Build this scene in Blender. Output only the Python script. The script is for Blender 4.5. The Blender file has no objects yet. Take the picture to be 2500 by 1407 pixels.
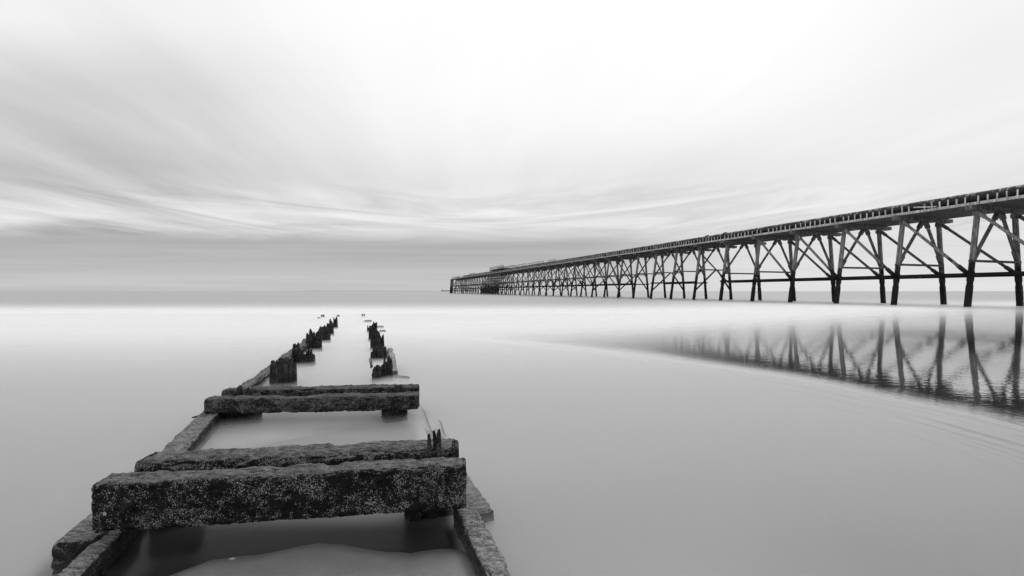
import bpy, math, random
from mathutils import Vector, Matrix, noise
R = math.radians
scene = bpy.context.scene
COL = scene.collection

# ------------------------------------------------------------------ camera
H = 1.3                    # lens height above the water, metres
F = 1111.0                 # focal length in photograph pixels (16 mm lens)
cam_d = bpy.data.cameras.new("camera")
cam_d.sensor_width = 36; cam_d.lens = 16; cam_d.shift_y = 0.003
cam_d.clip_start = 0.05; cam_d.clip_end = 20000
cam = bpy.data.objects.new("camera", cam_d); COL.objects.link(cam)
cam.location = (0, 0, H); cam.rotation_euler = (R(90), 0, 0)
scene.camera = cam

# ------------------------------------------------------------------ node helper
class NT:
    def __init__(s, nt):
        s.nt = nt; nt.nodes.clear()
    def n(s, t, **kw):
        nd = s.nt.nodes.new(t)
        for k, v in kw.items(): setattr(nd, k, v)
        return nd
    def put(s, sock, v):
        if v is None: return
        if hasattr(v, 'node'): s.nt.links.new(v, sock)
        elif isinstance(v, (tuple, list)) and sock.type == 'RGBA' and len(v) == 3: sock.default_value = (*v, 1)
        else: sock.default_value = v
    def m(s, op, a, b=None, c=None, clamp=False):
        nd = s.n('ShaderNodeMath', operation=op, use_clamp=clamp)
        s.put(nd.inputs[0], a)
        if b is not None: s.put(nd.inputs[1], b)
        if c is not None: s.put(nd.inputs[2], c)
        return nd.outputs[0]
    def add(s, a, b): return s.m('ADD', a, b)
    def sub(s, a, b): return s.m('SUBTRACT', a, b)
    def mul(s, a, b): return s.m('MULTIPLY', a, b)
    def div(s, a, b): return s.m('DIVIDE', a, b)
    def ss(s, v, a, b, c=0.0, d=1.0):           # smoothstep a..b -> c..d
        nd = s.n('ShaderNodeMapRange', interpolation_type='SMOOTHSTEP')
        for i, x in enumerate((v, a, b, c, d)): s.put(nd.inputs[i], x)
        return nd.outputs[0]
    def lin(s, v, a, b, c=0.0, d=1.0):
        nd = s.n('ShaderNodeMapRange')
        for i, x in enumerate((v, a, b, c, d)): s.put(nd.inputs[i], x)
        return nd.outputs[0]
    def mix(s, f, a, b):
        nd = s.n('ShaderNodeMix', data_type='FLOAT')
        s.put(nd.inputs[0], f); s.put(nd.inputs[2], a); s.put(nd.inputs[3], b)
        return nd.outputs[0]
    def xyz(s, v):
        nd = s.n('ShaderNodeSeparateXYZ'); s.put(nd.inputs[0], v); return nd.outputs
    def comb(s, x, y, z):
        nd = s.n('ShaderNodeCombineXYZ')
        for i, v in enumerate((x, y, z)): s.put(nd.inputs[i], v)
        return nd.outputs[0]
    def scale(s, v, sc):
        nd = s.n('ShaderNodeVectorMath', operation='MULTIPLY'); s.put(nd.inputs[0], v); s.put(nd.inputs[1], sc)
        return nd.outputs[0]
    def noise(s, v, sc=1.0, det=3.0, rough=.5, dist=0.0):
        nd = s.n('ShaderNodeTexNoise'); s.put(nd.inputs['Vector'], v); s.put(nd.inputs['Scale'], sc)
        s.put(nd.inputs['Detail'], det); s.put(nd.inputs['Roughness'], rough); s.put(nd.inputs['Distortion'], dist)
        return nd.outputs['Fac']
    def voro(s, v, sc):
        nd = s.n('ShaderNodeTexVoronoi'); s.put(nd.inputs['Vector'], v); s.put(nd.inputs['Scale'], sc)
        return nd.outputs['Distance'], nd.outputs['Color']
    def ramp(s, f, pts):
        nd = s.n('ShaderNodeValToRGB'); cr = nd.color_ramp; cr.interpolation = 'B_SPLINE' if len(pts) > 4 else 'LINEAR'
        while len(cr.elements) < len(pts): cr.elements.new(.5)
        for e, (p, v) in zip(cr.elements, pts): e.position = p; e.color = (v, v, v, 1)
        s.put(nd.inputs[0], f); return nd.outputs[0]
    def bump(s, h, strength=.5, dist=.01):
        nd = s.n('ShaderNodeBump'); s.put(nd.inputs['Height'], h); nd.inputs['Strength'].default_value = strength
        nd.inputs['Distance'].default_value = dist; return nd.outputs[0]
    def pos(s): return s.n('ShaderNodeNewGeometry').outputs['Position']
    def nor(s): return s.n('ShaderNodeNewGeometry').outputs['Normal']

def material(name):
    m = bpy.data.materials.new(name); m.use_nodes = True
    return m, NT(m.node_tree)
def finish(T, col, rough, normal=None, spec=.5, ior=1.45):
    b = T.n('ShaderNodeBsdfPrincipled'); T.put(b.inputs['Base Color'], col); T.put(b.inputs['Roughness'], rough)
    T.put(b.inputs['Specular IOR Level'], spec); T.put(b.inputs['IOR'], ior)
    if normal is not None: T.put(b.inputs['Normal'], normal)
    o = T.n('ShaderNodeOutputMaterial'); T.nt.links.new(b.outputs[0], o.inputs[0]); return b

# ------------------------------------------------------------------ sky, sun, exposure
SUN_EL, SUN_AZ = 48, 25           # thin overcast, sun hidden ahead to the right
w = bpy.data.worlds.new("World"); scene.world = w; w.use_nodes = True
T = NT(w.node_tree)
d = T.xyz(T.n('ShaderNodeTexCoord').outputs['Generated'])
dx, dy, dz = d[0], d[1], T.m('MAXIMUM', d[2], 0.0)
az = R(-5)
rx = T.sub(T.mul(dx, math.cos(az)), T.mul(dy, math.sin(az)))
ry = T.add(T.mul(dx, math.sin(az)), T.mul(dy, math.cos(az)))
hz = T.add(dz, .05)
u, v = T.div(rx, hz), T.div(ry, hz)
n_big = T.noise(T.comb(T.mul(u, .42), T.mul(v, .10), 3.7), 1, 2, .5, .3)
n_mid = T.noise(T.comb(T.mul(u, 1.1), T.mul(v, .26), 9.1), 1, 5, .6, .9)
n_fine = T.noise(T.comb(T.mul(u, 3.2), T.mul(v, .5), 1.3), 1, 5, .6, .3)
den = T.m('MAXIMUM', T.m('ABSOLUTE', dy), .35)
EL, AX = T.div(dz, den), T.div(dx, den)          # height and bearing of the cloud bank's straight edge
left = T.ss(AX, -.1, -1.1); right = T.ss(AX, .12, .6)
wob = T.noise(T.comb(T.mul(AX, 1.6), T.mul(EL, 6), 5.0), 1, 3, .5, .2)
wob2 = T.noise(T.comb(T.mul(AX, 2.4), T.mul(EL, 26), 2.0), 1, 4, .55, .8)
wob3 = T.noise(T.comb(T.mul(AX, 1.9), T.add(T.mul(EL, 26), T.mul(T.m('SQRT', T.add(T.m('POWER', T.add(AX, .1), 2), .06)), -4.6)), 7.0), 1, 5, .6, 1.1)
zz = T.sub(EL, T.mul(left, .018))
zz = T.add(zz, T.mul(T.sub(wob2, .5), T.ss(EL, .05, .12, .0, .06)))
base = T.ramp(zz, [(0.0, .56), (.03, .50), (.065, .46), (.098, .42), (.114, .47), (.134, .72), (.150, .77), (.18, .73), (.24, .76), (.32, .82), (.45, .86), (.7, .91)])
base = T.mix(T.mul(right, T.ss(EL, .20, .12)), base, .72)
amp = T.mul(T.add(.27, T.mul(left, .38)), T.ss(EL, .75, .25, .45, 1.0))
st = T.add(T.mul(T.sub(n_big, .5), .50), T.add(T.mul(T.sub(n_mid, .5), .50), T.mul(T.sub(n_fine, .5), .28)))
st = T.mul(T.mul(st, amp), T.ss(EL, .10, .2))
low = T.mul(T.mul(T.sub(wob3, .52), .75), T.mul(T.ss(EL, .115, .14), T.ss(EL, .27, .17)))
leftdark = T.mul(T.mul(left, -.24), T.mul(T.ss(EL, .14, .28), T.ss(EL, .62, .42)))
topb = T.mul(T.mul(T.ss(EL, .2, .42), T.sub(1, T.ss(T.m('ABSOLUTE', T.sub(AX, .12)), .35, 1.0))), .09)
b = T.add(T.add(T.add(base, st), T.add(low, leftdark)), topb)
b = T.add(b, T.mul(T.mul(T.sub(T.noise(T.comb(T.mul(AX, .8), T.mul(EL, 36), 3.0), 1, 5, .65, .6), .5), .24), T.ss(EL, .14, .10)))
b = T.m('MINIMUM', T.m('MAXIMUM', b, .30), .99)
sk = T.n('ShaderNodeTexSky', sky_type='NISHITA'); sk.sun_disc = False
sk.sun_elevation = R(SUN_EL); sk.sun_rotation = R(SUN_AZ)
bw = T.n('ShaderNodeRGBToBW'); T.put(bw.inputs[0], sk.outputs[0])
tot = T.add(b, T.mul(bw.outputs[0], .004))
bg = T.n('ShaderNodeBackground'); T.put(bg.inputs[0], T.comb(tot, tot, tot)); bg.inputs[1].default_value = 1.0
T.nt.links.new(bg.outputs[0], T.n('ShaderNodeOutputWorld').inputs[0])

sd = bpy.data.lights.new("sun", 'SUN'); sd.energy = 1.1; sd.angle = R(25); sd.color = (1, 1, 1)
sun = bpy.data.objects.new("sun", sd); COL.objects.link(sun)
sa = R(SUN_AZ)
sun.rotation_euler = Vector((math.sin(sa)*math.cos(R(SUN_EL)), math.cos(sa)*math.cos(R(SUN_EL)), math.sin(R(SUN_EL)))).to_track_quat('Z', 'Y').to_euler()
vs = scene.view_settings; vs.view_transform = 'Standard'; vs.look = 'None'; vs.exposure = 0; vs.gamma = 1; vs.use_curve_mapping = False
scene.cycles.transparent_max_bounces = 24; scene.cycles.max_bounces = 8

# ------------------------------------------------------------------ object helpers
def obj(name, data, parent=None, mat=None, **props):
    o = bpy.data.objects.new(name, data); COL.objects.link(o)
    if mat and data: 
        if not data.materials: data.materials.append(mat)
    if parent: o.parent = parent
    for k, v_ in props.items(): o[k] = v_
    return o
def empty(name, loc, rz, label, cat, group=None):
    o = bpy.data.objects.new(name, None); COL.objects.link(o); o.location = loc; o.rotation_euler = (0, 0, rz)
    o.empty_display_size = .3; o['label'] = label; o['category'] = cat
    if group: o['group'] = group
    return o
class MB:
    def __init__(s): s.v = []; s.f = []
    def raw(s, vs_, fs_):
        k = len(s.v); s.v += [tuple(p) for p in vs_]; s.f += [tuple(i+k for i in f) for f in fs_]
    def box(s, a, b):
        x0, y0, z0 = a; x1, y1, z1 = b
        s.raw([(x0,y0,z0),(x1,y0,z0),(x1,y1,z0),(x0,y1,z0),(x0,y0,z1),(x1,y0,z1),(x1,y1,z1),(x0,y1,z1)],
              [(0,3,2,1),(4,5,6,7),(0,1,5,4),(1,2,6,5),(2,3,7,6),(3,0,4,7)])
    def bar(s, p0, p1, w_, d_, side=(1,0,0)):     # w_ along 'side', d_ across it
        p0, p1 = Vector(p0), Vector(p1); ax = (p1-p0).normalized(); sd_ = Vector(side)
        sd_ = (sd_-ax*sd_.dot(ax)).normalized(); o_ = ax.cross(sd_)
        vv = []
        for p in (p0, p1):
            for a, b_ in ((-1,-1),(1,-1),(1,1),(-1,1)): vv.append(p+sd_*(a*w_/2)+o_*(b_*d_/2))
        s.raw(vv, [(0,3,2,1),(4,5,6,7),(0,1,5,4),(1,2,6,5),(2,3,7,6),(3,0,4,7)])
    def tube(s, pts, r, n=8, cap=True):
        k = len(s.v); m_ = len(pts)
        for i, p in enumerate(pts):
            p = Vector(p); q = Vector(pts[min(i+1, m_-1)])-Vector(pts[max(i-1, 0)]); q.normalize()
            a = q.cross(Vector((0,0,1)));
            if a.length < 1e-3: a = Vector((1,0,0))
            a.normalize(); b_ = q.cross(a); rr = r[i] if isinstance(r, (list, tuple)) else r
            for j in range(n):
                t = 2*math.pi*j/n; s.v.append(tuple(p+a*math.cos(t)*rr+b_*math.sin(t)*rr))
        for i in range(m_-1):
            for j in range(n):
                s.f.append((k+i*n+j, k+i*n+(j+1)%n, k+(i+1)*n+(j+1)%n, k+(i+1)*n+j))
        if cap:
            s.f.append(tuple(k+j for j in range(n))[::-1]); s.f.append(tuple(k+(m_-1)*n+j for j in range(n)))
    def mesh(s, name, mat=None, smooth=False):
        me = bpy.data.meshes.new(name); me.from_pydata(s.v, [], s.f); me.update()
        if mat: me.materials.append(mat)
        if smooth: me.polygons.foreach_set('use_smooth', [True]*len(me.polygons))
        return me
def G(px, py, z=0.0):                            # a point read off the photograph at a known height
    Y = (H-z)*F/(py-711.0); return Vector(((px-1250)/F*Y, Y, z))

# ------------------------------------------------------------------ materials
def weedy(name, top=.15, side=.022, speck=.42, cl=.5, z_wet=None):
    """old timber: sides black with weed and mussels and pale barnacles, also darkened for shade; tops worn to grey fibre"""
    m, T = material(name)
    p = T.pos(); nz = T.xyz(T.nor())[2]
    g = T.noise(T.scale(p, (14, 60, 60)), 1, 5, .65); fine = T.noise(p, 130, 3, .6); big = T.noise(p, 7, 3, .5)
    topm = T.ss(T.add(nz, T.mul(T.sub(fine, .5), .9)), .35, .85)
    vd, vc = T.voro(p, 230); vx = T.xyz(vc)[0]
    clus = T.add(T.mul(T.sub(big, .5), 2.2), T.mul(T.sub(T.noise(p, 30, 3, .6), .5), 2.4))
    sp = T.mul(T.ss(vd, .62, .30), T.ss(T.add(vx, clus), cl+.12, cl+.4))
    vd2, vc2 = T.voro(p, 110); sp2 = T.mul(T.ss(vd2, .36, .2), T.m('GREATER_THAN', T.xyz(vc2)[1], .86))
    sp = T.m('MAXIMUM', sp, T.mul(sp2, T.ss(big, .5, .6)))
    mott = T.mul(T.mul(T.ss(T.noise(p, 40, 5, .75), .45, .62), T.ss(big, .42, .6)), .045)
    sd_ = T.add(T.mul(side, T.add(.35, T.mul(g, 1.3))), T.mul(mott, T.ss(fine, .35, .7)))
    sd_ = T.mix(T.mul(sp, .9), sd_, speck)
    tp = T.mul(top, T.add(T.mul(T.ss(g, .35, .68), .95), T.add(.12, T.mul(T.ss(fine, .38, .62), .5))))
    c = T.mix(topm, sd_, tp)  # mix by normal: weedy sides also carry painted shade, tops stay lighter
    hgt = T.add(T.mul(g, .5), T.add(T.mul(fine, .5), T.mul(sp, .6)))
    finish(T, T.comb(c, c, c), .75, T.bump(hgt, .9, .012), .25)
    return m
M_dry = weedy("dry_worn_timber", .20, .02, .25, .75)
M_beam = weedy("weedy_timber", .125, .005, .62, .56)
M_rail = weedy("worn_timber", .165, .018, .25, .75)
M_rough = weedy("barnacled_timber", .10, .010, .48, .50)
M_pile = weedy("black_pile_timber", .045, .014, .30, .68)
M_pale = weedy("bleached_timber", .34, .12, .4, .7)

def pier_wood(name, hi, lo, wet_z=3.6):
    m, T = material(name); p = T.pos(); z = T.xyz(p)[2]
    gr = T.noise(T.scale(p, (9, 9, 1.2)), 1, 5, .65); bl = T.noise(p, 1.6, 4, .6); ro = T.noise(p, 14, 3, .6)
    wet = T.ss(T.add(z, T.mul(T.sub(bl, .5), 3.2)), wet_z+.9, wet_z-.5)
    dry = T.mul(hi, T.add(.35, T.mul(T.ss(gr, .3, .7), T.add(.6, T.mul(bl, .9)))))
    wt = T.mul(lo, T.add(.5, ro))
    c = T.mix(wet, dry, wt); finish(T, T.comb(c, c, c), .85, T.bump(gr, .5, .02), .2); return m
M_leg = pier_wood("pier_leg_timber", .20, .014)
M_brace = pier_wood("pier_brace_timber", .13, .012, 3.4)
M_cap = pier_wood("pier_cap_timber", .15, .02, 0)
M_under = pier_wood("pier_deck_timber", .09, .02, 0)
M_kerb = pier_wood("pier_kerb_timber", .52, .03, 0)
def pipe_mat():
    m, T = material("rusty_pipe_metal")
    tc = T.n('ShaderNodeTexCoord').outputs['Object']; p = T.xyz(tc)
    st_ = T.noise(T.comb(T.mul(p[0], .7), T.mul(p[1], 3.0), T.mul(p[2], .7)), 1, 5, .7); fl = T.noise(tc, 3, 4, .6)
    nz = T.xyz(T.nor())[2]
    drip = T.mul(T.ss(st_, .46, .60), T.ss(T.add(nz, T.mul(T.sub(fl, .5), 1.6)), .1, .75))
    c = T.add(T.mul(.03, T.add(.4, fl)), T.mul(drip, .26))
    finish(T, T.comb(c, c, c), .7, T.bump(fl, .4, .02), .3); return m
M_pipe = pipe_mat()
m, T = material("dark_railing_metal"); n_ = T.noise(T.pos(), 3, 3); c = T.mul(n_, .05); finish(T, T.comb(c, c, c), .7); M_metal = m
m, T = material("far_concrete"); n_ = T.noise(T.pos(), .05, 3); c = T.add(.25, T.mul(n_, .12)); finish(T, T.comb(c, c, c), .9); M_far = m

# water: open sea beyond the surf, white surf blurred by time, milky shallows, a still mirror on the right
def zones(T):
    p = T.pos(); q = T.xyz(p); X, Y = q[0], q[1]
    wv = T.noise(T.comb(T.mul(X, .5), T.mul(Y, .5), 0), 1, 3, .5)
    e = T.add(T.sub(X, 4.77), T.mul(T.m('POWER', T.m('MAXIMUM', T.sub(Y, 3.5), 0), 2), .088))
    e = T.add(e, T.mul(T.sub(wv, .5), .5))
    edge = T.ss(e, T.mul(T.m('MAXIMUM', T.sub(Y, 5), 0), -.08), T.add(.22, T.mul(T.m('MAXIMUM', T.sub(Y, 5), 0), .30)))                               # inside the still sheet
    foam = T.ss(T.sub(Y, T.add(9.5, T.mul(T.m('MAXIMUM', X, -3), .57))), -5.0, 15.0)
    open_ = T.ss(T.add(T.div(H*F, T.m('MAXIMUM', Y, .5)), T.ss(X, 6, 26, 0, 9)), 60, 24)
    return p, X, Y, e, edge, foam, open_
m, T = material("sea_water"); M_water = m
p, X, Y, e, edge, foam, open_ = zones(T)
mirror = T.mul(edge, T.sub(1, foam))
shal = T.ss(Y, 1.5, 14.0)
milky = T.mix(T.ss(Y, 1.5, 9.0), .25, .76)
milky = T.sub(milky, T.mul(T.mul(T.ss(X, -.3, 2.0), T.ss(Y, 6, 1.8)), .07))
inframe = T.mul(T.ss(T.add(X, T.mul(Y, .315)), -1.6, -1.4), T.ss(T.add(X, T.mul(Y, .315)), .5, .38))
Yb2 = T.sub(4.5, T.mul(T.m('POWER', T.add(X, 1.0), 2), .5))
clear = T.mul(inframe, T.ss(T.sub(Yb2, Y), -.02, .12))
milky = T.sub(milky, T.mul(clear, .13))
exr = T.add(X, T.mul(Y, .315))
inrow = T.mul(T.mul(T.ss(exr, -1.3, -.85), T.ss(exr, .2, -.15)), T.mul(T.ss(Y, 4.2, 5.2), T.ss(Y, 17, 9)))
milky = T.sub(milky, T.mul(inrow, .22))
milky = T.add(milky, T.mul(T.sub(T.noise(T.comb(T.mul(X, .35), T.mul(Y, .5), 4), 1, 2, .5), .5), T.ss(Y, 3, 12, .07, .0)))
# shade under the front beams, painted as dark, dull water inside the old frame
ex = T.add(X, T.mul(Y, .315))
beam_shade = T.mul(T.mul(T.ss(ex, -1.47, -1.2), T.ss(ex, .52, .42)), T.ss(Y, 2.75, 2.45))
milky = T.mix(beam_shade, milky, .03)
ed = T.noise(T.comb(T.add(T.mul(X, 1.2), T.mul(Y, .6)), T.mul(e, 16), 0), 1, 4, .65, .3)
edge_band = T.mul(T.ss(e, -1.5, -.1), T.ss(e, 1.1, .15))
milky = T.mul(milky, T.sub(1, T.mul(T.mul(T.ss(ed, .5, .68), edge_band), .75)))
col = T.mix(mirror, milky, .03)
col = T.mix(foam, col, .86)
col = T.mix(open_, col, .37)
rough = T.mix(mirror, T.mix(beam_shade, .30, .16), .008)
rough = T.mix(open_, T.mix(foam, rough, .5), .45)
ior = T.mix(mirror, 1.33, 7.5)
spec = T.mul(T.mix(foam, .5, .1), T.sub(1, T.mul(beam_shade, .85)))
# fine ripples, long and low across the line of sight
rp = T.noise(T.comb(T.mul(X, 3.5), T.mul(Y, 9), 0), 1, 3, .55, .3)
hgt = T.add(T.mul(T.mul(rp, mirror), .0013), T.mul(T.mul(ed, edge_band), .0022))
nb = T.n('ShaderNodeBump'); T.put(nb.inputs['Height'], hgt); nb.inputs['Strength'].default_value = 1; nb.inputs['Distance'].default_value = 1
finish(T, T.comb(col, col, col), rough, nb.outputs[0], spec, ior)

def mist_mat(k, K):
    m, T = material("surf_mist")
    p, X, Y, e, edge, foam, open_ = zones(T)
    ns = T.noise(T.comb(T.mul(X, .12), T.mul(Y, .16), k*.2), 1, 2, .5)
    near = T.ss(Y, 1.7, 8.0, .05, .34)
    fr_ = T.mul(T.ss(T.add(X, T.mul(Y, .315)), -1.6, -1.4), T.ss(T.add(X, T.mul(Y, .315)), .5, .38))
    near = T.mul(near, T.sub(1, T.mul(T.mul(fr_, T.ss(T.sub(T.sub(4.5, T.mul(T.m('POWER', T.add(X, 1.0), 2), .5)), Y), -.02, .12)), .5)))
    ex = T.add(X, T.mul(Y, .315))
    beam_shade = T.mul(T.mul(T.ss(ex, -1.47, -1.2), T.ss(ex, .52, .42)), T.ss(Y, 2.9, 2.5))  # mist removed over the painted shade under the front beams
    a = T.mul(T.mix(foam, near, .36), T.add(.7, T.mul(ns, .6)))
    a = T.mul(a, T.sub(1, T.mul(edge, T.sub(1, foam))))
    a = T.mul(a, T.sub(1, beam_shade)); a = T.mul(a, T.m('POWER', T.sub(1, open_), 3.2))
    a = T.mul(a, 1-.75*k/K)
    alb = T.mix(T.ss(Y, 2, 15), .55, .91)
    exr = T.add(X, T.mul(Y, .315))
    inrow = T.mul(T.mul(T.ss(exr, -1.3, -.85), T.ss(exr, .2, -.15)), T.mul(T.ss(Y, 4.2, 5.2), T.ss(Y, 17, 9)))
    a = T.mul(a, T.sub(1, T.mul(inrow, .55)))
    df = T.n('ShaderNodeBsdfDiffuse'); T.put(df.inputs[0], T.comb(alb, alb, alb)); tr = T.n('ShaderNodeBsdfTransparent')
    mx = T.n('ShaderNodeMixShader'); T.put(mx.inputs[0], a); T.nt.links.new(tr.outputs[0], mx.inputs[1]); T.nt.links.new(df.outputs[0], mx.inputs[2])
    T.nt.links.new(mx.outputs[0], T.n('ShaderNodeOutputMaterial').inputs[0]); return m

m, T = material("wet_sand"); M_sand = m
p = T.pos(); f1 = T.noise(p, 260, 3, .6); f2 = T.noise(p, 9, 4, .6); c = T.add(.18, T.add(T.mul(T.sub(f1, .5), .22), T.mul(T.sub(f2, .5), .08)))
c = T.mul(c, T.ss(T.xyz(p)[2], .0, .018, .45, 1.0))
finish(T, T.comb(c, c, c), .55, T.bump(T.add(f1, f2), .4, .004), .4)

# ------------------------------------------------------------------ setting: sea, sand, far shore
mb = MB(); S = 9000
mb.raw([(-S, -60, 0), (S, -60, 0), (S, S, 0), (-S, S, 0)], [(0, 1, 2, 3)])
obj("sea", mb.mesh("sea", M_water), kind="structure")
K = 6
for k in range(1, K+1):
    mb = MB(); z = .014*k
    mb.raw([(-160, -2, z), (160, -2, z), (160, 100, z), (-160, 100, z)], [(0, 1, 2, 3)])
    obj("surf_water", mb.mesh("surf_water", mist_mat(k, K)), kind="structure")

bank = [(-2.2, 1.6), (-1.9, 1.8), (-1.615, 2.08), (-1.51, 2.19), (-1.455, 2.25), (-1.24, 2.30), (-1.08, 2.38), (-1.0, 2.395), (-.87, 2.371), (-.743, 2.34), (-.5, 2.30), (-.4, 2.33), (-.2, 2.36), (.3, 1.9)]
bank2 = [(-3.2, 3.3), (-2.4, 3.7), (-1.9, 4.12), (-1.6, 4.33), (-1.29, 4.48), (-.8, 4.5), (-.3, 3.6), (.4, 2.5)]
def interp(tab, x):
    if x <= tab[0][0]: return tab[0][1]
    for (a, b_), (c_, d_) in zip(tab, tab[1:]):
        if x <= c_: 
            t = (x-a)/(c_-a); return b_+(d_-b_)*t
    return tab[-1][1]
def sstep(t): t = max(0, min(1, t)); return t*t*(3-2*t)
mb = MB(); nx, ny = 170, 150; vs_ = []
for j in range(ny+1):
    for i in range(nx+1):
        x = -3.0+3.4*i/nx; y = .9+3.9*j/ny
        h1 = sstep((interp(bank, x)-y)/.45+.42)
        sk_ = x+.315*y
        fr = sstep((sk_+1.5)/.2)*sstep((.62-sk_)/.2)
        z = -.0305+.056*h1*fr+.0045*noise.noise(Vector((x*3, y*5, 0)))+.0012*noise.noise(Vector((x*14, y*14, 0)))
        vs_.append((x, y, z))
mb.raw(vs_, [(j*(nx+1)+i, j*(nx+1)+i+1, (j+1)*(nx+1)+i+1, (j+1)*(nx+1)+i) for j in range(ny) for i in range(nx)])
obj("sand", mb.mesh("sand", M_sand, True), kind="structure")

def far_rock():
    mb = MB()
    for s_ in range(24):
        x0 = -240+s_*6
        mb.box((x0, 1498, -.5), (x0+6.01, 1506, 3.6+.5*noise.noise(Vector((s_, 0, 0)))))
    return mb
bw_ = empty("breakwater", (-180, 1500, 0), 0, "low thin breakwater on the horizon, left of the far end of the long pier", "breakwater")
mb = MB()
for s_ in range(20):
    x0 = -54+s_*6.0; mb.box((x0, -4, -.5), (x0+6.0, 4, 3.9+.4*noise.noise(Vector((s_*.7, 0, 0)))))
obj("rock_wall", mb.mesh("rock_wall", M_far), bw_)
mb = MB(); mb.tube([(-50, 0, 3.6), (-50, 0, 6.6), (-50, 0, 7.2)], [1.3, .9, 1.1], 8)
obj("light_tower", mb.mesh("light_tower", M_far), bw_)
mb = MB()
vs_ = []; n_ = 60
for i in range(n_+1):
    x = -2700+2100*i/n_; h = 1.3+9*sstep(min(i, n_-i)/14)*(.55+.45*noise.noise(Vector((i*.17, 1, 0))))
    vs_ += [(x, 5000, -1), (x, 5060, h), (x, 5300, h*.8), (x, 5500, -1)]
fs_ = [(i*4+j, (i+1)*4+j, (i+1)*4+j+1, i*4+j+1) for i in range(n_) for j in range(3)]
mb.raw(vs_, fs_); obj("headland", mb.mesh("headland", M_far), kind="structure")

# ------------------------------------------------------------------ the pier
TH = R(17.5); SP = 5.42; DF = 46.3; OD, OT = 50.0, 24.06
ox = OD*math.cos(TH)-OT*math.sin(TH); oy = OD*math.sin(TH)+OT*math.cos(TH)
pier = empty("pier", (ox, oy, 0), TH, "long dark timber trestle pier carrying a pipe, running out to sea on the right", "pier")
def LD(D): return D-OD
def LT(k): return k*SP              # bent k along the pier
ZC0, ZC1 = 7.92, 8.25               # cap beam underside and top
DN_T, DN_F, DB_T, DB_F = 47.45, 46.25, 52.45, 53.15
def leg_x(near, z):
    a, b_ = (DN_F, DN_T) if near else (DB_F, DB_T)
    return LD(a+(b_-a)*z/ZC0)
rng = random.Random(5)
def cap_mesh():
    mb = MB()
    a, b_ = LD(46.25), LD(54.05)
    mb.box((a, -.26, ZC0), (b_, -.05, ZC1)); mb.box((a+.15, .05, ZC0), (b_-.1, .26, ZC1-.004))
    for x in (a+.25, LD(48.9), LD(50.4), LD(51.6), b_-.5): mb.box((x, -.30, ZC0-.05), (x+.22, .30, ZC0+.22))
    for x in (leg_x(True, 7.6), leg_x(False, 7.6)):            # clamps under the cap
        mb.box((x-.19, -.23, ZC0-.42), (x+.21, .23, ZC0-.052))
    return mb.mesh("cap_beam", M_cap)
def leg_mesh(near, sleeve):
    mb = MB()
    for s_ in (-1, 1):
        mb.bar((leg_x(near, -1), s_*.095, -1), (leg_x(near, ZC0), s_*.085, ZC0), .24, .145)
    if sleeve:
        mb.bar((leg_x(near, -1), 0, -1), (leg_x(near, 1.75), 0, 1.75), .29, .37)
        mb.bar((leg_x(near, 2.1), 0, 2.1), (leg_x(near, 2.9), 0, 2.9), .28, .38)
    else: mb.bar((leg_x(near, -1), 0, -1), (leg_x(near, .8), 0, .8), .27, .37)
    return mb.mesh("leg", M_leg)
def strut_mesh(side, z0, z1, ax=50.4, w_=.15, shoe=True):
    mb = MB(); x1 = leg_x(side < 0, z1)
    p0 = Vector((LD(ax)+side*.18, 0, z0)); p1 = Vector((x1, 0, z1))
    mb.bar(p0, p1, .22, w_, (0, 1, 0))
    if shoe:
        mb.bar(p0.lerp(p1, .02), p0.lerp(p1, .15),   .32, w_+.13, (0, 1, 0)); mb.bar(p0.lerp(p1, .80), p0.lerp(p1, .97), .30, w_+.12, (0, 1, 0))
    return mb.mesh("strut", M_brace)
def cross_mesh(z):
    mb = MB(); mb.box((leg_x(True, z)-.1, -.20, z-.085), (leg_x(False, z)+.1, .20, z+.085)); return mb.mesh("cross_beam", M_brace)
cap_me = cap_mesh(); legs_me = {(n, s_): leg_mesh(n, s_) for n in (True, False) for s_ in (True, False)}
strL, strR = strut_mesh(-1, ZC0, 3.7), strut_mesh(1, ZC0, 3.9)
loL, loR = strut_mesh(-1, 4.45, 1.35, shoe=False), strut_mesh(1, 4.45, 1.35, shoe=False)
crossA, crossB = cross_mesh(3.75), cross_mesh(4.5)
dgN = None
def diag_bent():                    # near top to far foot inside one trestle
    mb = MB(); mb.bar((leg_x(True, 7.4), .35, 7.4), (leg_x(False, 2.6), .35, 2.6), .15, .15, (0, 1, 0)); return mb.mesh("strut", M_brace)
dgN = diag_bent()
def trestle(k, extra=()):
    c = obj("cap_beam", cap_me, pier); c.location = (0, LT(k), 0)
    def sub(nm, me):
        o = obj(nm, me, c); o.rotation_euler = (rng.uniform(-.004, .004), rng.uniform(-.0035, .0035), 0); return o
    s_ = k < 6
    sub("leg", legs_me[(True, s_)]); sub("leg", legs_me[(False, s_)])
    sub("strut", strL); sub("strut", strR)
    if k < 6:
        if k != 3: sub("cross_beam", crossA)
    else:
        sub("cross_beam", crossB)
        if k % 2 == 0 or k > 14: sub("strut", loL); sub("strut", loR)
        if k == 6: sub("strut", dgN)
    return c
KMIN, KMAX = -3, 45
for k in range(KMIN, KMAX+1): trestle(k)
for k in (26.5, 27.5, 28.5, 29.5, 30.5, 42.5, 44.6): trestle(k)

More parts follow.
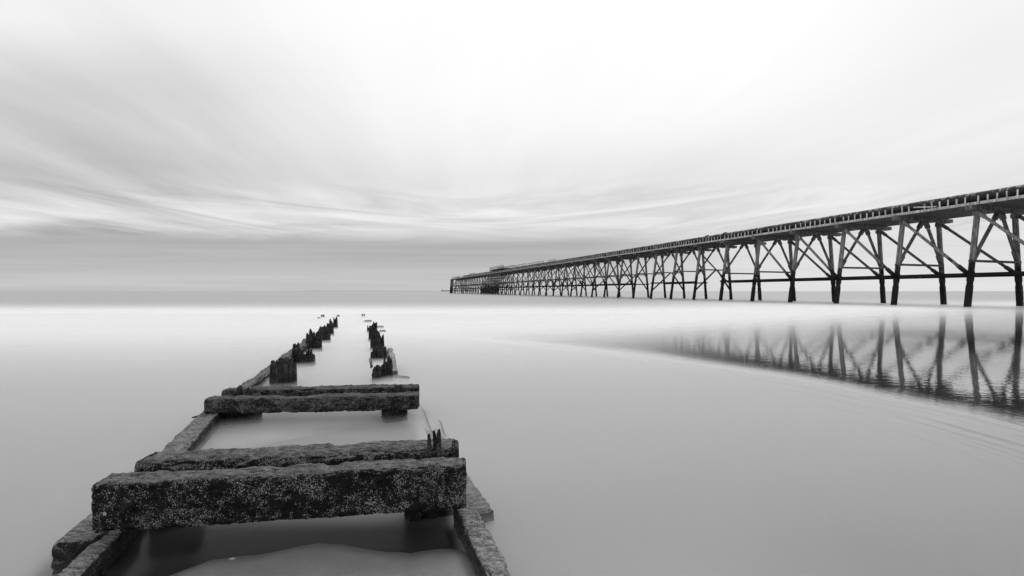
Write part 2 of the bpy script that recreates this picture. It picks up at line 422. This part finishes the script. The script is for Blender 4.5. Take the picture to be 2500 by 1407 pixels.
# lengthwise walings and diagonals
def longi(near, k0, k1, z, w_=.26, name="waling"):
    mb = MB(); x = leg_x(near, z)+(-.22 if near else .22)
    mb.bar((x, LT(k0)-.25, z), (x, LT(k1)+.25, z), .14, w_)
    return obj(name, mb.mesh(name, M_brace), pier)
def diag(near, k_top, k_bot, z1=2.7):
    mb = MB(); a = Vector((leg_x(near, 7.7)+(-.12 if near else .1), LT(k_top)-.1, 7.75)); b_ = Vector((leg_x(near, z1)+(-.12 if near else .1), LT(k_bot)+.1, z1))
    mb.bar(a, b_, .16, .20); mb.bar(a.lerp(b_, .86), a.lerp(b_, .98), .2, .29); mb.bar(a.lerp(b_, .02), a.lerp(b_, .1), .2, .27)
    return obj("diagonal_brace", mb.mesh("diagonal_brace", M_leg if near else M_brace), pier)
for k in range(KMIN, KMAX):
    if k not in (5, 8): longi(True, k, k+1, 2.66, .22)
    if k not in (6, 9): longi(False, k, k+1, 2.66, .2)
for k in list(range(KMIN+1, 5))+[11, 12, 13, 14, 15, 16, 17, 18, 19, 20]:
    diag(True, k, k-1); 
for k in list(range(KMIN+1, 5))+[12, 14, 16, 18]: diag(False, k, k-1)

# deck, kerb, stanchions, pipe
T0, T1 = LT(KMIN)-2.5, LT(KMAX)+.9
mb = MB(); nj = 17
for i in range(nj):
    x = LD(46.85)+i*(53.2-46.85-.24)/(nj-1)
    mb.box((x, T0, ZC1), (x+.26, T1, ZC1+.17))
obj("deck_joist", mb.mesh("deck_joist", M_under), pier)["label"] = "row of long joists seen under the deck"
mb = MB(); y = T0
while y < T1:
    mb.box((LD(46.75), y, ZC1+.17), (LD(53.3), min(y+.225, T1), ZC1+.235+rng.uniform(-.006, .006))); y += .24
obj("deck", mb.mesh("deck", M_under), pier)
for k in range(KMIN, KMAX):
    for near in (True, False):
        if not near and k % 2: continue
        x = LD(46.56) if near else LD(53.32); kk = 1 if near else 2
        mb = MB(); dz = rng.uniform(-.012, .012)
        mb.box((x, LT(k)+.04, ZC1+.02+dz), (x+.13, LT(min(k+kk, KMAX))-.03, ZC1+.235+dz)); obj("kerb", mb.mesh("kerb", M_kerb), pier)
ys = []
for k in range(KMIN, 40):
    for i in range(9):
        if k == 0 and i == 6: continue
        if rng.random() < .04 and k > 1: continue
        ys.append(LT(k)+.25+i*.575+rng.uniform(-.03, .03))
def stanchion(mb, y):
    h = .70+rng.uniform(-.05, .03); x = LD(46.5)
    mb.bar((x-.02, y, ZC1+.0), (x-.02+rng.uniform(-.02, .02), y+rng.uniform(-.03, .03), ZC1+h), .06, .085)
ys.sort(); vis = [y for y in ys if y > LT(-1.2)]; first = set(vis[:92])
rest = MB()
for y in ys:
    if y in first:
        mb = MB(); stanchion(mb, y); obj("stanchion", mb.mesh("stanchion", M_kerb), pier)
    else: stanchion(rest, y)
o = obj("stanchion", rest.mesh("stanchion", M_kerb), pier); o["kind"] = "stuff"; o["label"] = "the many small stanchions farther along the pier"
mb = MB(); mb.bar((LD(46.38), LT(1)-1.55, ZC1+.52), (LD(46.36), LT(1)-3.0, ZC1+.30), .09, .10)
mb.bar((LD(46.36), LT(1)-2.97, ZC1+.30), (LD(46.4), LT(1)-3.25, ZC1+.33), .08, .08)
o = obj("broken_rail", mb.mesh("broken_rail", M_kerb), pier); o["label"] = "broken pale rail hanging loose"
PR = .41; PZ = ZC1+.24+PR+.06; PX = LD(47.35)
mb = MB(); pts = []; y = T0
while y < LT(39): pts.append((PX+rng.uniform(-.01, .01), y, PZ+rng.uniform(-.012, .012))); y += 1.8
mb.tube(pts, PR, 20); pipe = obj("pipe", mb.mesh("pipe", M_pipe, True), pier)
def flange(y, r, t=.09):
    mb = MB(); mb.tube([(PX, y-t, PZ), (PX, y+t, PZ)], r, 20); return obj("flange", mb.mesh("flange", M_pipe), pipe)
y = T0+1
while y < LT(34):
    flange(y, PR+.018, .05); y += 3.6
flange(LT(5.7), PR+.12, .12); flange(LT(5.05), PR+.12, .12)
# a second, thinner pipe behind on the far side of the deck
mb = MB(); mb.tube([(LD(49.0), T0, ZC1+.40), (LD(49.0), LT(38), ZC1+.40)], .16, 10); obj("small_pipe", mb.mesh("small_pipe", M_pipe, True), pier)

def railing(x, k0, k1, z0, h, parent, step=1.0, rails=2):
    mb = MB(); y0, y1 = LT(k0), LT(k1); y = y0
    while y <= y1+.01:
        mb.bar((x, y, z0), (x+rng.uniform(-.03, .03), y, z0+h), .09, .09); y += step
    for r_ in range(rails): 
        z = z0+h*(1-r_*.5); mb.bar((x, y0, z), (x, y1, z), .08, .09)
    return obj("railing", mb.mesh("railing", M_metal), parent)
mb = MB(); PF = 9.75
mb.box((LD(46.6), LT(24.7), PF-.28), (LD(50.2), LT(28.4), PF)); 
for k in (24.8, 25.6, 26.4, 27.2, 28.2):
    for x in (46.75, 50.0): mb.bar((LD(x), LT(k), ZC1+.2), (LD(x), LT(k), PF-.28), .14, .14)
plat = obj("platform", mb.mesh("platform", M_metal), pier); plat["label"] = "raised railed platform above the pipe"
railing(LD(46.7), 24.7, 28.4, PF, 1.0, plat, 1.25); railing(LD(50.1), 24.7, 28.4, PF, 1.0, plat, 1.25)
for k in (24.7, 28.4):
    mb = MB(); mb.bar((LD(46.7), LT(k), PF+.95), (LD(50.1), LT(k), PF+.95), .08, .08); mb.bar((LD(46.7), LT(k), PF+.5), (LD(50.1), LT(k), PF+.5), .08, .08)
    obj("railing", mb.mesh("railing", M_metal), plat)
mb = MB(); mb.bar((LD(50.1), LT(24.7), PF+.95), (LD(50.1), LT(23.3), ZC1+1.3), .08, .1); mb.bar((LD(46.7), LT(24.7), PF), (LD(46.7), LT(23.4), ZC1+.4), .1, .14); mb.bar((LD(50.1), LT(23.4), ZC1+.3), (LD(50.1), LT(23.4), ZC1+1.3), .08, .08)
obj("stair", mb.mesh("stair", M_metal), plat)
for a, b_, h in ((20.3, 22.9, 1.45), (17.6, 20.0, 1.3), (16.0, 17.0, 1.15), (33.5, 36.2, 1.25), (37.2, 38.6, .8), (40.2, 44.8, .9)):
    railing(LD(47.0), a, b_, ZC1+.23, h, pier, 1.35, 1 if a > 30 else 2)
mb = MB()
for i in range(18):
    y = LT(39.2)+rng.random()*SP*5.4; mb.bar((LD(47+rng.random()*5), y, ZC1+.2), (LD(47+rng.random()*5), y+rng.uniform(-.5, .5), ZC1+.5+rng.random()*.5), .2, .25)
o = obj("broken_deck_timber", mb.mesh("broken_deck_timber", M_cap), pier)
# boarded landing stage below the platform, and the boarded far end
for k in (25.6, 26, 26.5, 27, 27.5, 28, 28.5, 29, 29.5, 30, 30.6):
    mb = MB(); mb.bar((LD(45.9), LT(k)-.3, -1), (LD(46.7), LT(k)-.1, 7.8), .24, .24); mb.bar((LD(45.9), LT(k)-.3, 3.4), (LD(49.7), LT(k)+.7, 7.6), .16, .18)
    obj("fender_post", mb.mesh("fender_post", M_leg), pier)
for k in range(26, 31):
    mb = MB()
    for i in range(4): mb.box((LD(46.15), LT(k)+.02, .45+i*.42), (LD(46.3), LT(k+1)-.02, .84+i*.42+rng.uniform(-.02, .02)))
    obj("boarding", mb.mesh("boarding", M_brace), pier)
for i in range(4):
    mb = MB(); x = 46.1+i*.42; y = LT(KMAX)+.55
    mb.bar((LD(x), y, -1), (LD(x+.5), y, ZC0), .40, .3); obj("end_post", mb.mesh("end_post", M_leg), pier)

# ------------------------------------------------------------------ the old jetty: rough timbers
def rough_beam(p0, p1, depth, height, seed, res=.011, amp=.010, chip=.03, rnd=.02, taper=(1, 1), ragged=.0, up=Vector((0, 0, 1)), notches=(), lumps=(), cracks=()):
    """weathered timber between the centres of its end faces; height along 'up', depth across"""
    p0, p1 = Vector(p0), Vector(p1); L = (p1-p0).length; ax = (p1-p0)/L
    acr = ax.cross(up).normalized(); upv = acr.cross(ax).normalized()
    if up.z > .5 and upv.z < 0: upv = -upv
    a, b_ = depth/2, height/2
    ring = []
    def seg(x0, y0, x1, y1):
        n = max(2, int(math.hypot(x1-x0, y1-y0)/res))
        for i in range(n): t = i/n; ring.append((x0+(x1-x0)*t, y0+(y1-y0)*t))
    seg(-a, -b_, a, -b_); seg(a, -b_, a, b_); seg(a, b_, -a, b_); seg(-a, b_, -a, -b_)
    rr = []
    for (x, y) in ring:                           # round the corners
        cx = max(-a+rnd, min(a-rnd, x)); cy = max(-b_+rnd, min(b_-rnd, y)); dx_, dy_ = x-cx, y-cy; l = math.hypot(dx_, dy_)
        if l > rnd: x, y = cx+dx_/l*rnd, cy+dy_/l*rnd
        rr.append((x, y, dx_/max(l, 1e-6), dy_/max(l, 1e-6)))
    M_ = len(rr); N = max(3, int(L/res)); V = []; Fc = []
    sd3 = Vector((seed*7.13, seed*3.7, seed*1.9))
    def disp(s_, x, y, nx_, ny_):
        q = Vector((s_, x, y))
        dd = amp*(.9*noise.noise(Vector((s_*3, x*9, y*9))+sd3)+.7*noise.noise(Vector((s_*14, x*34, y*34))+sd3)+.85*noise.noise(Vector((s_*40, x*95, y*95))+sd3))
        g = noise.noise(Vector((s_*4, x*60, y*60))+sd3*2); dd -= amp*.8*max(0, g-.15)*2
        edge_ = min(1, abs(nx_)*abs(ny_)*4)
        c_ = noise.noise(Vector((s_*5+seed, 3.1*(1 if ny_ > 0 else -1), 0))+sd3)+.5*noise.noise(Vector((s_*19, 1, 0))+sd3)
        dd -= chip*(max(0, c_-.12)*edge_+(.30*max(0, c_-.3) if y > b_*.7 else 0))
        for (ns_, wd, dp) in notches:
            if y > 0: dd -= dp*max(0, 1-((s_-ns_)/wd)**2)*(1 if y > b_-.03 else .2)
        for (c0, c1, cy, cd) in cracks:
            if c0 < s_ < c1 and x < 0:
                yy_ = y-cy-.014*noise.noise(Vector((s_*6, cy*40, seed)))-.10*(s_-c0)*cy
                dd -= cd*math.exp(-(yy_/.0065)**2)*min(1, (s_-c0)/.05+.3, (c1-s_)/.08)
        for (ns_, ly, rd, hh) in lumps:
            r2 = ((s_-ns_)**2+(y-ly)**2)/(rd*rd)
            if r2 < 1 and x < 0: dd += hh*math.sqrt(1-r2)*(1+.8*noise.noise(q*70))
        return dd
    def shift(s_):
        return (.012*noise.noise(Vector((s_*1.1, 0, seed))), .010*noise.noise(Vector((s_*1.3, 5, seed))))
    for i in range(N+1):
        s_ = L*i/N; t = i/N; sc = taper[0]+(taper[1]-taper[0])*t; sx, sy = shift(s_)
        for (x, y, nx_, ny_) in rr:
            dd = disp(s_, x, y, nx_, ny_); xx, yy = x*sc+nx_*dd+sx, y*sc+ny_*dd+sy; e_ = 0
            if i in (0, N): e_ = (.5*rnd)*(1 if i == 0 else -1)
            if ragged and (i <= 2 or i >= N-2): e_ += ragged*noise.noise(Vector((x*30, y*30, i+seed)))
            V.append(p0+ax*(s_+e_)+acr*xx+upv*yy)
    for i in range(N):
        for j in range(M_):
            a_, c_ = i*M_+j, (i+1)*M_+j; j2 = (j+1) % M_
            Fc.append((a_, i*M_+j2, (i+1)*M_+j2, c_))
    for end in (0, 1):                            # closed end grain
        i = 0 if end == 0 else N; s_ = 0 if end == 0 else L; prev = [i*M_+j for j in range(M_)]; sx, sy = shift(s_); sc = taper[end]
        for q in (.93, .75, .5, .25):
            cur = []
            for (x, y, nx_, ny_) in rr:
                e_ = -(rnd*.35)*(1 if end == 0 else -1)*(1-q*.3)+.9*amp*noise.noise(Vector((x*40, y*40, seed+end*9)))
                e_ += ragged*noise.noise(Vector((x*q*30, y*q*30, 4+seed)))
                cur.append(len(V)); V.append(p0+ax*(s_+e_)+acr*(x*q*sc+sx)+upv*(y*q*sc+sy))
            for j in range(M_):
                j2 = (j+1) % M_
                Fc.append((prev[j], cur[j], cur[j2], prev[j2]) if end == 0 else (prev[j], prev[j2], cur[j2], cur[j]))
            prev = cur
        Fc.append(tuple(prev) if end == 1 else tuple(prev[::-1]))
    mb = MB(); mb.v = [tuple(v_) for v_ in V]; mb.f = Fc
    return mb
def beam(name, parent, mat, *a, **kw):
    o = obj(name, rough_beam(*a, **kw).mesh(name, mat, True), parent); o.parent = parent; return o

def splinters(mb, cx, cy, w_, d_, z0, prof, seed, ang=-TH, r=(.012, .03), step=.026):
    """upright splinters over a footprint; prof(u) gives the crown height for u in -1..1 across"""
    rg = random.Random(seed); ca, sa_ = math.cos(ang), math.sin(ang)
    nu, nv = max(2, int(w_/step)), max(2, int(d_/step))
    for i in range(nu):
        for j in range(nv):
            u_, v_ = (i+.5+rg.uniform(-.3, .3))/nu*2-1, (j+.5+rg.uniform(-.3, .3))/nv*2-1
            if abs(u_)**4+abs(v_)**4 > 1.05: continue
            h = prof(u_)*(.84+.34*noise.noise(Vector((u_*2.6, v_*1.6, seed*3.3)))+rg.uniform(-.15, .10))
            x, y = u_*w_/2, v_*d_/2
            X_, Y_ = cx+x*ca-y*sa_, cy+x*sa_+y*ca
            rad = rg.uniform(*r); lx, ly = rg.uniform(-.012, .012), rg.uniform(-.012, .012)
            n = 5; hs = [z0, z0+(h-z0)*.35, z0+(h-z0)*.72, z0+(h-z0)*.9, h]; rs = [rad*1.5, rad*1.2, rad*1.0, rad*.85, rad*rg.uniform(.35, .7)]
            mb.tube([(X_+lx*q, Y_+ly*q, hh) for q, hh in zip((0, .4, .7, 1, 1.3), hs)], rs, n)

# the frame: one bolted structure
jet = empty("ruined_jetty", (-1.3, 3.0, 0), 0, "nearest ruined timber frame with four barnacled cross beams, standing in shallow water", "jetty")
JL = Vector((-1.3, 3.0, 0))
def jp(x, y, z): return Vector((x, y, z))-JL
# front pair
beam("cross_beam", jet, M_beam, jp(-1.962, 2.185, .285), jp(-.250, 2.405, .290), .135, .235, 1, res=.0075, amp=.008, chip=.03, rnd=.02,
     notches=((.80, .07, .012), (1.05, .05, .016), (1.47, .05, .010)), lumps=((.16, .0, .035, .022), (.23, -.065, .022, .014), (1.52, .02, .04, .016), (1.47, -.05, .025, .014)), cracks=((-1, .2, -.078, .024), (.05, .4, -.02, .010), (.5, .9, .082, .018), (1.3, 1.8, .055, .014), (1.45, 1.8, .082, .014), (.8, 1.55, -.01, .008), (.3, 1.1, -.09, .009)))["label"] = "front cross beam, thickest and most barnacled"
beam("cross_beam", jet, M_beam, jp(-1.945, 2.43, .31), jp(-.325, 2.64, .315), .19, .225, 2, res=.0085, amp=.009, chip=.035, rnd=.045,
     notches=((1.0, .08, .012),))
for x, y, z, rd, nm, mt in ((-1.80, 2.125, .295, .032, "bolt_head", M_rough), (-1.725, 2.135, .232, .019, "bolt_head", M_rough), (-.405, 2.305, .308, .032, "bolt_head", M_rough), (-.455, 2.30, .238, .018, "bolt_head", M_rough), (-1.895, 2.118, .262, .009, "shell", None)):
    mb = MB(); n1, n2 = 18, 9; vs_ = []
    for i in range(n2+1):
        for j in range(n1):
            a_, b_ = math.pi*i/n2, 2*math.pi*j/n1; q = Vector((math.sin(a_)*math.cos(b_), -.55*math.cos(a_), math.sin(a_)*math.sin(b_)))
            vs_.append(jp(x, y, z)+q*rd*(1+.35*noise.noise(q*2.5+Vector((x*9, 0, z*9)))+.2*noise.noise(q*7)))
    mb.raw(vs_, [(i*n1+j, i*n1+(j+1)%n1, (i+1)*n1+(j+1)%n1, (i+1)*n1+j) for i in range(n2) for j in range(n1)])
    obj(nm, mb.mesh(nm, mt or M_far, True), jet)
# rear pair
beam("cross_beam", jet, M_rough, jp(-2.89, 4.34, .212), jp(-.93, 4.50, .218), .15, .145, 3, res=.011, amp=.012, chip=.05, rnd=.02, notches=((.8, .2, .015),), lumps=((.35, .0, .05, .03),))
beam("cross_beam", jet, M_rough, jp(-2.93, 4.66, .225), jp(-1.0, 4.84, .225), .16, .15, 4, res=.011, amp=.013, chip=.05, rnd=.025)
# side rails
lr = beam("side_rail", jet, M_rail, jp(-2.035, 2.12, .055), jp(-3.10, 4.95, .065), .17, .17, 5, res=.013, amp=.009, chip=.03, rnd=.02, ragged=.02); lr["label"] = "left side rail, dry grey top"
mb = MB(); mb.tube([jp(-2.85, 4.28, .12), jp(-2.92, 4.26, .13), jp(-2.96, 4.21, .13)], [.012, .012, .006], 6); obj("iron_spike", mb.mesh("iron_spike", M_pile), lr)
beam("brace", jet, M_dry, jp(-1.71, 1.45, .03), jp(-2.03, 2.42, .06), .095, .13, 6, res=.009, amp=.006, chip=.03, rnd=.018)
beam("brace", jet, M_dry, jp(.13, 1.45, .045), jp(-.27, 2.52, .065), .11, .12, 7, res=.009, amp=.008, chip=.035, rnd=.02)
beam("side_rail", jet, M_rail, jp(-.165, 2.56, -.002), jp(-1.03, 5.05, -.085), .135, .12, 8, res=.013, amp=.007, chip=.03, rnd=.015, ragged=.02)["label"] = "right side rail, nearly under water"
for q0, q1 in (((-1.02, 5.08, .015), (-.72, 4.12, .02)), ((-.73, 4.51, .03), (-.588, 4.03, .015))):
    mb = MB(); a_, b_ = jp(*q0), jp(*q1)
    mb.tube([a_, a_.lerp(b_, .3)+Vector((.006, 0, .012)), a_.lerp(b_, .7), b_], [.002, .006, .007, .004], 6)
    o = obj("rail_edge", mb.mesh("rail_edge", M_pile), jet); o["label"] = "thin dark rail edge just above the water"
def pile(parent, x, y, w_, d_, ztop, seed, name="pile", spl=None, origin=JL):
    mb = rough_beam(Vector((x, y, -.5))-origin, Vector((x, y, ztop))-origin, w_, d_, seed, res=.017, amp=.018, chip=.03, rnd=.04, up=Vector((math.sin(TH)*-1, math.cos(TH), 0)))
    if spl: 
        mb2 = MB(); splinters(mb2, x-origin.x, y-origin.y, spl[0], spl[1], ztop-.12, spl[2], seed, ang=TH); mb.raw(mb2.v, mb2.f)
    return obj(name, mb.mesh(name, M_pile), parent)
pile(jet, -1.93, 2.62, .24, .16, .20, 11)                                     # under the front pair
pile(jet, -.47, 2.68, .30, .16, .20, 12, spl=None)
pile(jet, -2.68, 4.52, .34, .16, .26, 13, spl=(.16, .13, lambda u: .36-.05*u*u))
pile(jet, -1.19, 4.62, .24, .22, .24, 14, spl=(.22, .12, lambda u: .33+.02*math.sin(u*7)))
# splintered pile heads standing through the front pair
mb = MB(); splinters(mb, -.435+1.3, 2.535-3, .055, .05, .30, lambda u: .53+.02*math.sin(u*9), 21, ang=TH, r=(.009, .016), step=.016); splinters(mb, -.53+1.3, 2.52-3, .03, .03, .30, lambda u: .48, 22, ang=TH, r=(.006, .012), step=.014)
splinters(mb, -.50+1.3, 2.51-3, .22, .04, .25, lambda u: .425, 23, ang=TH, r=(.006, .012), step=.016)
obj("pile_head", mb.mesh("pile_head", M_pile), jet)
mb = MB(); splinters(mb, -1.84+1.3, 2.375-3, .13, .05, .22, lambda u: .39, 24, ang=TH, r=(.006, .013), step=.016)
obj("pile_head", mb.mesh("pile_head", M_pile), jet)

# stumps of the older piles beyond, each its own
def stump(px, py, w_px, top_py, prof, label, seed, depth=None, splay=1.0, core=.45):
    g = G(px, py, 0); s_ = F/g.y; w_ = w_px/s_; h = (py-top_py)/s_; dpt = depth or w_*.8
    r_ = empty("pile_stump", (g.x, g.y, 0), TH, label, "stump", "splintered pile stumps beyond the frame")
    mb = rough_beam((0, 0, -.4), (0, 0, h*core), w_*.92, dpt*.92, seed, res=.02, amp=.03, chip=.03, rnd=.05, up=Vector((0, 1, 0)))
    o = obj("core", mb.mesh("core", M_pile), r_)
    mb = MB(); splinters(mb, 0, 0, w_, dpt, -.05, lambda u: h*1.15*prof(u), seed, ang=0, r=(.016, .034), step=.036*splay)
    obj("splintered_crown", mb.mesh("splintered_crown", M_pile), r_); return r_
def table(*v_):
    def f(u_):
        t = (u_+1)/2*(len(v_)-1); i = min(int(t), len(v_)-2); q = sstep((t-i)*1.6-.3); return v_[i]+(v_[i+1]-v_[i])*q
    return f
stump(692, 945, 54, 880, table(.8, .9, 1, 1.0), "broad blocky stump left, nearest behind the rear beams", 31, core=.5)
stump(742, 893, 46, 845, table(1.0, .95, .62, .55, .85, .6), "low wide stump with a forked spike on its right edge, left row", 32, depth=.28)
stump(767, 858, 35, 813, table(.9, 1, .95, 1), "tall square stump, third along the left row", 33, core=.55)
stump(789, 837, 28, 796, table(.65, .8, 1, .6), "peaked ragged stump, fourth along the left row", 34)
stump(804, 821, 19, 785, table(.6, 1, .8), "thin dark stump, fifth along the left row", 35)
stump(814, 804, 17, 779, table(.9, .5, 1, 1.05), "small forked stump at the far end of the left row", 36)
stump(918, 934, 17, 889, table(.9, 1, .8), "rounded squat stump at the near left of the right row", 37)
stump(943, 929, 30, 884, table(.8, 1, 1, .9), "broad lumpy stump at the near end of the right row", 38, core=.55)
stump(951.5, 922, 11, 867, table(1, .9, 1), "narrow upright stump beside the bleached leaning plank", 39)
stump(926, 883, 34, 843, table(.8, .95, 1, .85, .9), "wide stump with deep shaded foot, second along the right row", 40, core=.6)
stump(939, 880, 7, 848, table(.8, 1, .8), "narrow spike beside the second stump of the right row", 41)
stump(921, 856, 30, 814, table(.95, 1, .85, .8), "stump split into upright slats, third along the right row", 42)
stump(914, 834, 23, 798, table(1, .85, .7), "dark stump, fourth along the right row", 43)
stump(911, 818, 16, 790, table(.7, .9, 1.05), "tall jagged stump at the far end of the right row", 44)
stump(900, 813, 6, 792, table(.9, 1, .6), "thin spike left of the far end of the right row", 45)
# far tips barely breaking the surf
for i, (x, y, wpx, top, lab) in enumerate(((779, 779, 7, 774, "left of two faint timber tips in the surf beyond the left row"), (788, 776, 8, 769, "right of two faint timber tips in the surf beyond the left row"),
        (826, 775, 6, 770, "faint timber tip in the surf just right of the left row"), (887, 774, 6, 766, "lone faint post tip farthest out between the two rows"))):
    g = G(x, y, 0); s_ = F/g.y; r_ = MB(); splinters(r_, 0, 0, wpx/s_, .1, -.1, lambda u: (y-top)/s_*1.1, 60+i, ang=0, r=(.02, .04), step=.05)
    o = obj("post_tip", r_.mesh("post_tip", M_pile), label=lab, category="post", group="post tips in the surf"); o.location = (g.x, g.y, 0)

# fallen rails along the left row and debris on the right row
def log(name, a, b_, w_, h, seed, label, cat, mat=M_rail, **kw):
    a, b_ = Vector(a), Vector(b_); c = (a+b_)/2; c.z = 0
    o = obj(name, rough_beam(a-c, b_-c, w_, h, seed, **kw).mesh(name, mat, True), label=label, category=cat); o.location = c; return o
log("fallen_rail", (-3.20, 5.15, .03), (-3.66, 7.05, .10), .15, .16, 51, "weathered rounded rail running from the rear beams to the broad blocky stump", "timber rail", res=.016, amp=.02, chip=.05, rnd=.06)
log("fallen_rail", (-3.68, 7.35, .13), (-4.72, 10.6, .13), .19, .18, 52, "long gnarled pale log lying left of the second stump", "timber rail", res=.018, amp=.032, chip=.07, rnd=.07, ragged=.04)
log("fallen_rail", (-4.88, 11.2, .07), (-5.95, 14.6, .08), .26, .16, 53, "faint pale rail behind the far stumps of the left row", "timber rail", mat=M_pale, res=.025, amp=.02, chip=.05, rnd=.05)
log("leaning_plank", (-1.74, 6.75, .03), (-2.02, 7.5, .27), .09, .20, 54, "bleached plank leaning on its edge beside the right row", "plank", mat=M_pale, res=.014, amp=.014, chip=.06, rnd=.03)
log("loose_board", (-1.72, 6.72, .04), (-1.50, 6.60, .04), .05, .03, 55, "small flat board lying at the foot of the bleached plank", "board", res=.012, amp=.006, chip=.02, rnd=.01)
for i, (a, b_, lab) in enumerate((((901, 874, .25), (910, 891, .12), "left of two thin sticks leaning on the right row"), ((904, 872, .28), (913, 889, .14), "right of two thin sticks leaning on the right row"))):
    p0, p1 = G(*a), G(*b_); c = Vector(((p0.x+p1.x)/2, 6.7, 0)); s_ = F/6.7
    q0 = Vector(((a[0]-1250)/s_, 6.7, H-(a[1]-711)/s_)); q1 = Vector(((b_[0]-1250)/s_, 6.62, H-(b_[1]+6-711)/s_))
    c = Vector((q1.x, q1.y, 0)); mb = MB(); mb.tube([q1-c, (q0+q1)/2-c+Vector((.005, 0, 0)), q0-c], [.010, .008, .004], 6)
    obj("stick", mb.mesh("stick", M_pile), label=lab, category="stick", group="sticks on the right row").location = c
for nm, px, py, wid, hh, mt, sd_, lab in (("fallen_board", 933, 813, .16, .07, M_pile, 57, "dark flat board end awash right of the right row"), ("fallen_board", 928, 802, .2, .09, M_pale, 58, "pale lump of timber awash just beyond the dark flat board end"), ("fallen_beam", 898, 788, .26, .10, M_pale, 59, "pale beam end awash just beyond the right row")):
    g = G(px, py); log(nm, (g.x-wid/2, g.y, .05), (g.x+wid/2, g.y+.06, .05), wid*.6, hh, sd_, lab, nm.split('_')[1], mat=mt, res=.02, amp=.012)
g = G(566, 1378); mb = rough_beam((-.011, 0, .024), (.011, .004, .026), .012, .010, 71, res=.002, amp=.003, chip=.004, rnd=.003)
o = obj("shell", mb.mesh("shell", M_far, True), label="small pale shell lying on the wet sand inside the frame", category="shell"); o.location = (g.x, g.y, 0)
